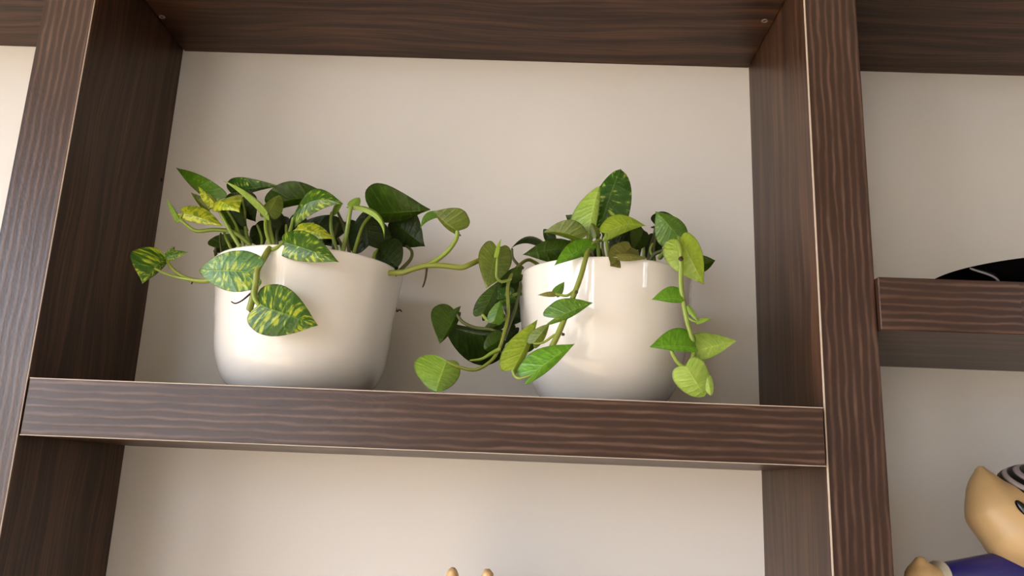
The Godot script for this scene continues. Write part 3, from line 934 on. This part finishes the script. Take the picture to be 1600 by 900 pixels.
func structure(called: String, lo: Vector3, hi: Vector3, mat: Material, label: String, category: String) -> void:
	var b := BoxMesh.new()
	b.size = hi - lo
	var o := MeshInstance3D.new()
	o.name = called
	o.mesh = b
	o.material_override = mat
	o.position = (lo + hi) * 0.5
	add_child(o, true)
	tag(o, label, category, "", "structure")

func window_in(called: String, lo: Vector3, hi: Vector3, bars: int, label: String) -> void:     # frame bars and panes in an opening; the thin axis is the wall's
	var o := Node3D.new()
	o.name = called
	o.position = (lo + hi) * 0.5
	add_child(o, true)
	tag(o, label, "window", "", "structure")
	var half := (hi - lo) * 0.5
	var thin := 2 if half.z < half.x else 0
	var wide := 2 - thin
	var place := func(nm: String, c: Vector3, size: Vector3, m: Material) -> void:
		var b := BoxMesh.new()
		b.size = size
		put(nm, b, [m], o, c)
	for s in [-1.0, 1.0]:
		var sz := half * 2.0
		sz.y = 0.06
		place.call("frame_rail", Vector3(0, s * (half.y - 0.03), 0), sz, M.frame)
	for k in bars + 2:
		var c := Vector3.ZERO
		c[wide] = lerpf(-half[wide] + 0.03, half[wide] - 0.03, k / float(bars + 1))
		var sz := half * 2.0
		sz[wide] = 0.06
		sz.y -= 0.12
		place.call("frame_bar", c, sz, M.frame)
	for k in bars + 1:
		var c := Vector3.ZERO
		c[wide] = lerpf(-half[wide] + 0.03, half[wide] - 0.03, (k + 0.5) / float(bars + 1))
		var sz := half * 2.0
		sz[thin] = 0.006
		sz[wide] = (half[wide] * 2.0 - 0.06) / (bars + 1) - 0.06
		sz.y -= 0.12
		place.call("pane", c, sz, M.glass)

func room() -> void:
	var x0 := -1.6
	var x1 := 3.2
	var z1 := 3.6
	var f := FLOOR_Y
	var c := CEIL_Y
	var t := 0.15
	structure("wall_back", Vector3(x0 - t, f, -t), Vector3(x1 + t, c, 0.0), M.wall, "plain white wall behind the shelves and the plants", "wall")
	structure("floor", Vector3(x0 - t, f - t, -t), Vector3(x1 + t, f, z1 + t), M.floor, "pale floor of the room in front of the shelves", "floor")
	structure("ceiling", Vector3(x0 - t, c, -t), Vector3(x1 + t, c + t, z1 + t), M.room, "white ceiling above the shelving unit", "ceiling")
	# front wall (behind the camera) with a wide window on the left
	var a0 := -1.45
	var a1 := -0.55
	var y0 := -1.55
	var y1 := 0.95
	structure("wall_front", Vector3(a1, f, z1), Vector3(x1 + t, c, z1 + t), M.room, "white wall opposite the shelves, beside the wide window", "wall")
	structure("trim_1", Vector3(x0 - t, f, z1), Vector3(a0, c, z1 + t), M.room, "narrow wall pier left of the wide window", "wall")
	structure("trim_2", Vector3(a0, f, z1), Vector3(a1, y0, z1 + t), M.room, "low wall under the wide window", "wall")
	structure("trim_3", Vector3(a0, y1, z1), Vector3(a1, c, z1 + t), M.room, "wall strip above the wide window", "wall")
	window_in("window_1", Vector3(a0, y0, z1 + 0.04), Vector3(a1, y1, z1 + 0.1), 2, "wide window opposite the shelves")
	# left wall with a window
	var b0 := 0.4
	var b1 := 3.2
	structure("wall_left", Vector3(x0 - t, f, 0.0), Vector3(x0, c, b0), M.room, "white side wall left of the shelves", "wall")
	structure("trim_4", Vector3(x0 - t, f, b1), Vector3(x0, c, z1), M.room, "wall pier beyond the left window", "wall")
	structure("trim_5", Vector3(x0 - t, f, b0), Vector3(x0, y0, b1), M.room, "low wall under the left window", "wall")
	structure("trim_6", Vector3(x0 - t, y1, b0), Vector3(x0, c, b1), M.room, "wall strip above the left window", "wall")
	window_in("window_2", Vector3(x0 - 0.1, y0, b0), Vector3(x0 - 0.04, y1, b1), 2, "tall window in the left side wall")
	# right wall with a small window
	var d0 := 2.2
	var d1 := 3.0
	var e0 := 0.5
	var e1 := 1.15
	structure("wall_right", Vector3(x1, f, 0.0), Vector3(x1 + t, c, d0), M.room, "white side wall right of the shelves", "wall")
	structure("trim_7", Vector3(x1, f, d1), Vector3(x1 + t, c, z1), M.room, "wall pier beyond the small right window", "wall")
	structure("trim_8", Vector3(x1, f, d0), Vector3(x1 + t, e0, d1), M.room, "wall under the small right window", "wall")
	structure("trim_9", Vector3(x1, e1, d0), Vector3(x1 + t, c, d1), M.room, "wall strip above the small right window", "wall")
	window_in("window_3", Vector3(x1 + 0.04, e0, d0), Vector3(x1 + 0.1, e1, d1), 1, "small window in the right side wall")

func _ready() -> void:
	# camera
	look = Basis.from_euler(Vector3(PITCH, YAW, ROLL), EULER_ORDER_YXZ)
	cam = Camera3D.new()
	cam.name = "camera"
	cam.transform = Transform3D(look, EYE)
	cam.fov = rad_to_deg(2.0 * atan(450.0 / FOCAL))
	cam.near = 0.02
	add_child(cam, true)
	cam.current = true
	# sky, exposure
	var sky_mat := ProceduralSkyMaterial.new()
	sky_mat.sky_top_color = Color(0.76, 0.86, 1.0)
	sky_mat.sky_horizon_color = Color(0.98, 0.985, 1.0)
	sky_mat.ground_horizon_color = Color(0.85, 0.83, 0.79)
	sky_mat.ground_bottom_color = Color(0.66, 0.60, 0.52)
	sky_mat.energy_multiplier = 1.0
	var sky := Sky.new()
	sky.sky_material = sky_mat
	var env := Environment.new()
	env.background_mode = Environment.BG_SKY
	env.sky = sky
	env.background_energy_multiplier = 1.0
	env.tonemap_mode = Environment.TONE_MAPPER_LINEAR
	env.tonemap_exposure = 11.6
	env.sdfgi_enabled = true
	env.ssao_enabled = true
	env.ssil_enabled = true
	var we := WorldEnvironment.new()
	we.name = "world_environment"
	we.environment = env
	add_child(we, true)

	# sun, through the left window on to the floor
	var sun := DirectionalLight3D.new()
	sun.name = "sun"
	sun.look_at_from_position(Vector3.ZERO, Vector3(0.62, -0.75, 0.12))
	sun.light_color = Color(1.0, 0.94, 0.85)
	sun.light_energy = 1.2
	sun.light_angular_distance = 0.5
	sun.shadow_enabled = true
	add_child(sun, true)

	rng.seed = 7
	make_materials()
	room()
	shelf_unit()
	marbled_plant()
	green_plant()
	cat_figurine(Vector3(0.4505, -0.4995, 0.118), 0.327)
	jacket_figurine(-0.3395)
	black_dish(0.1351)
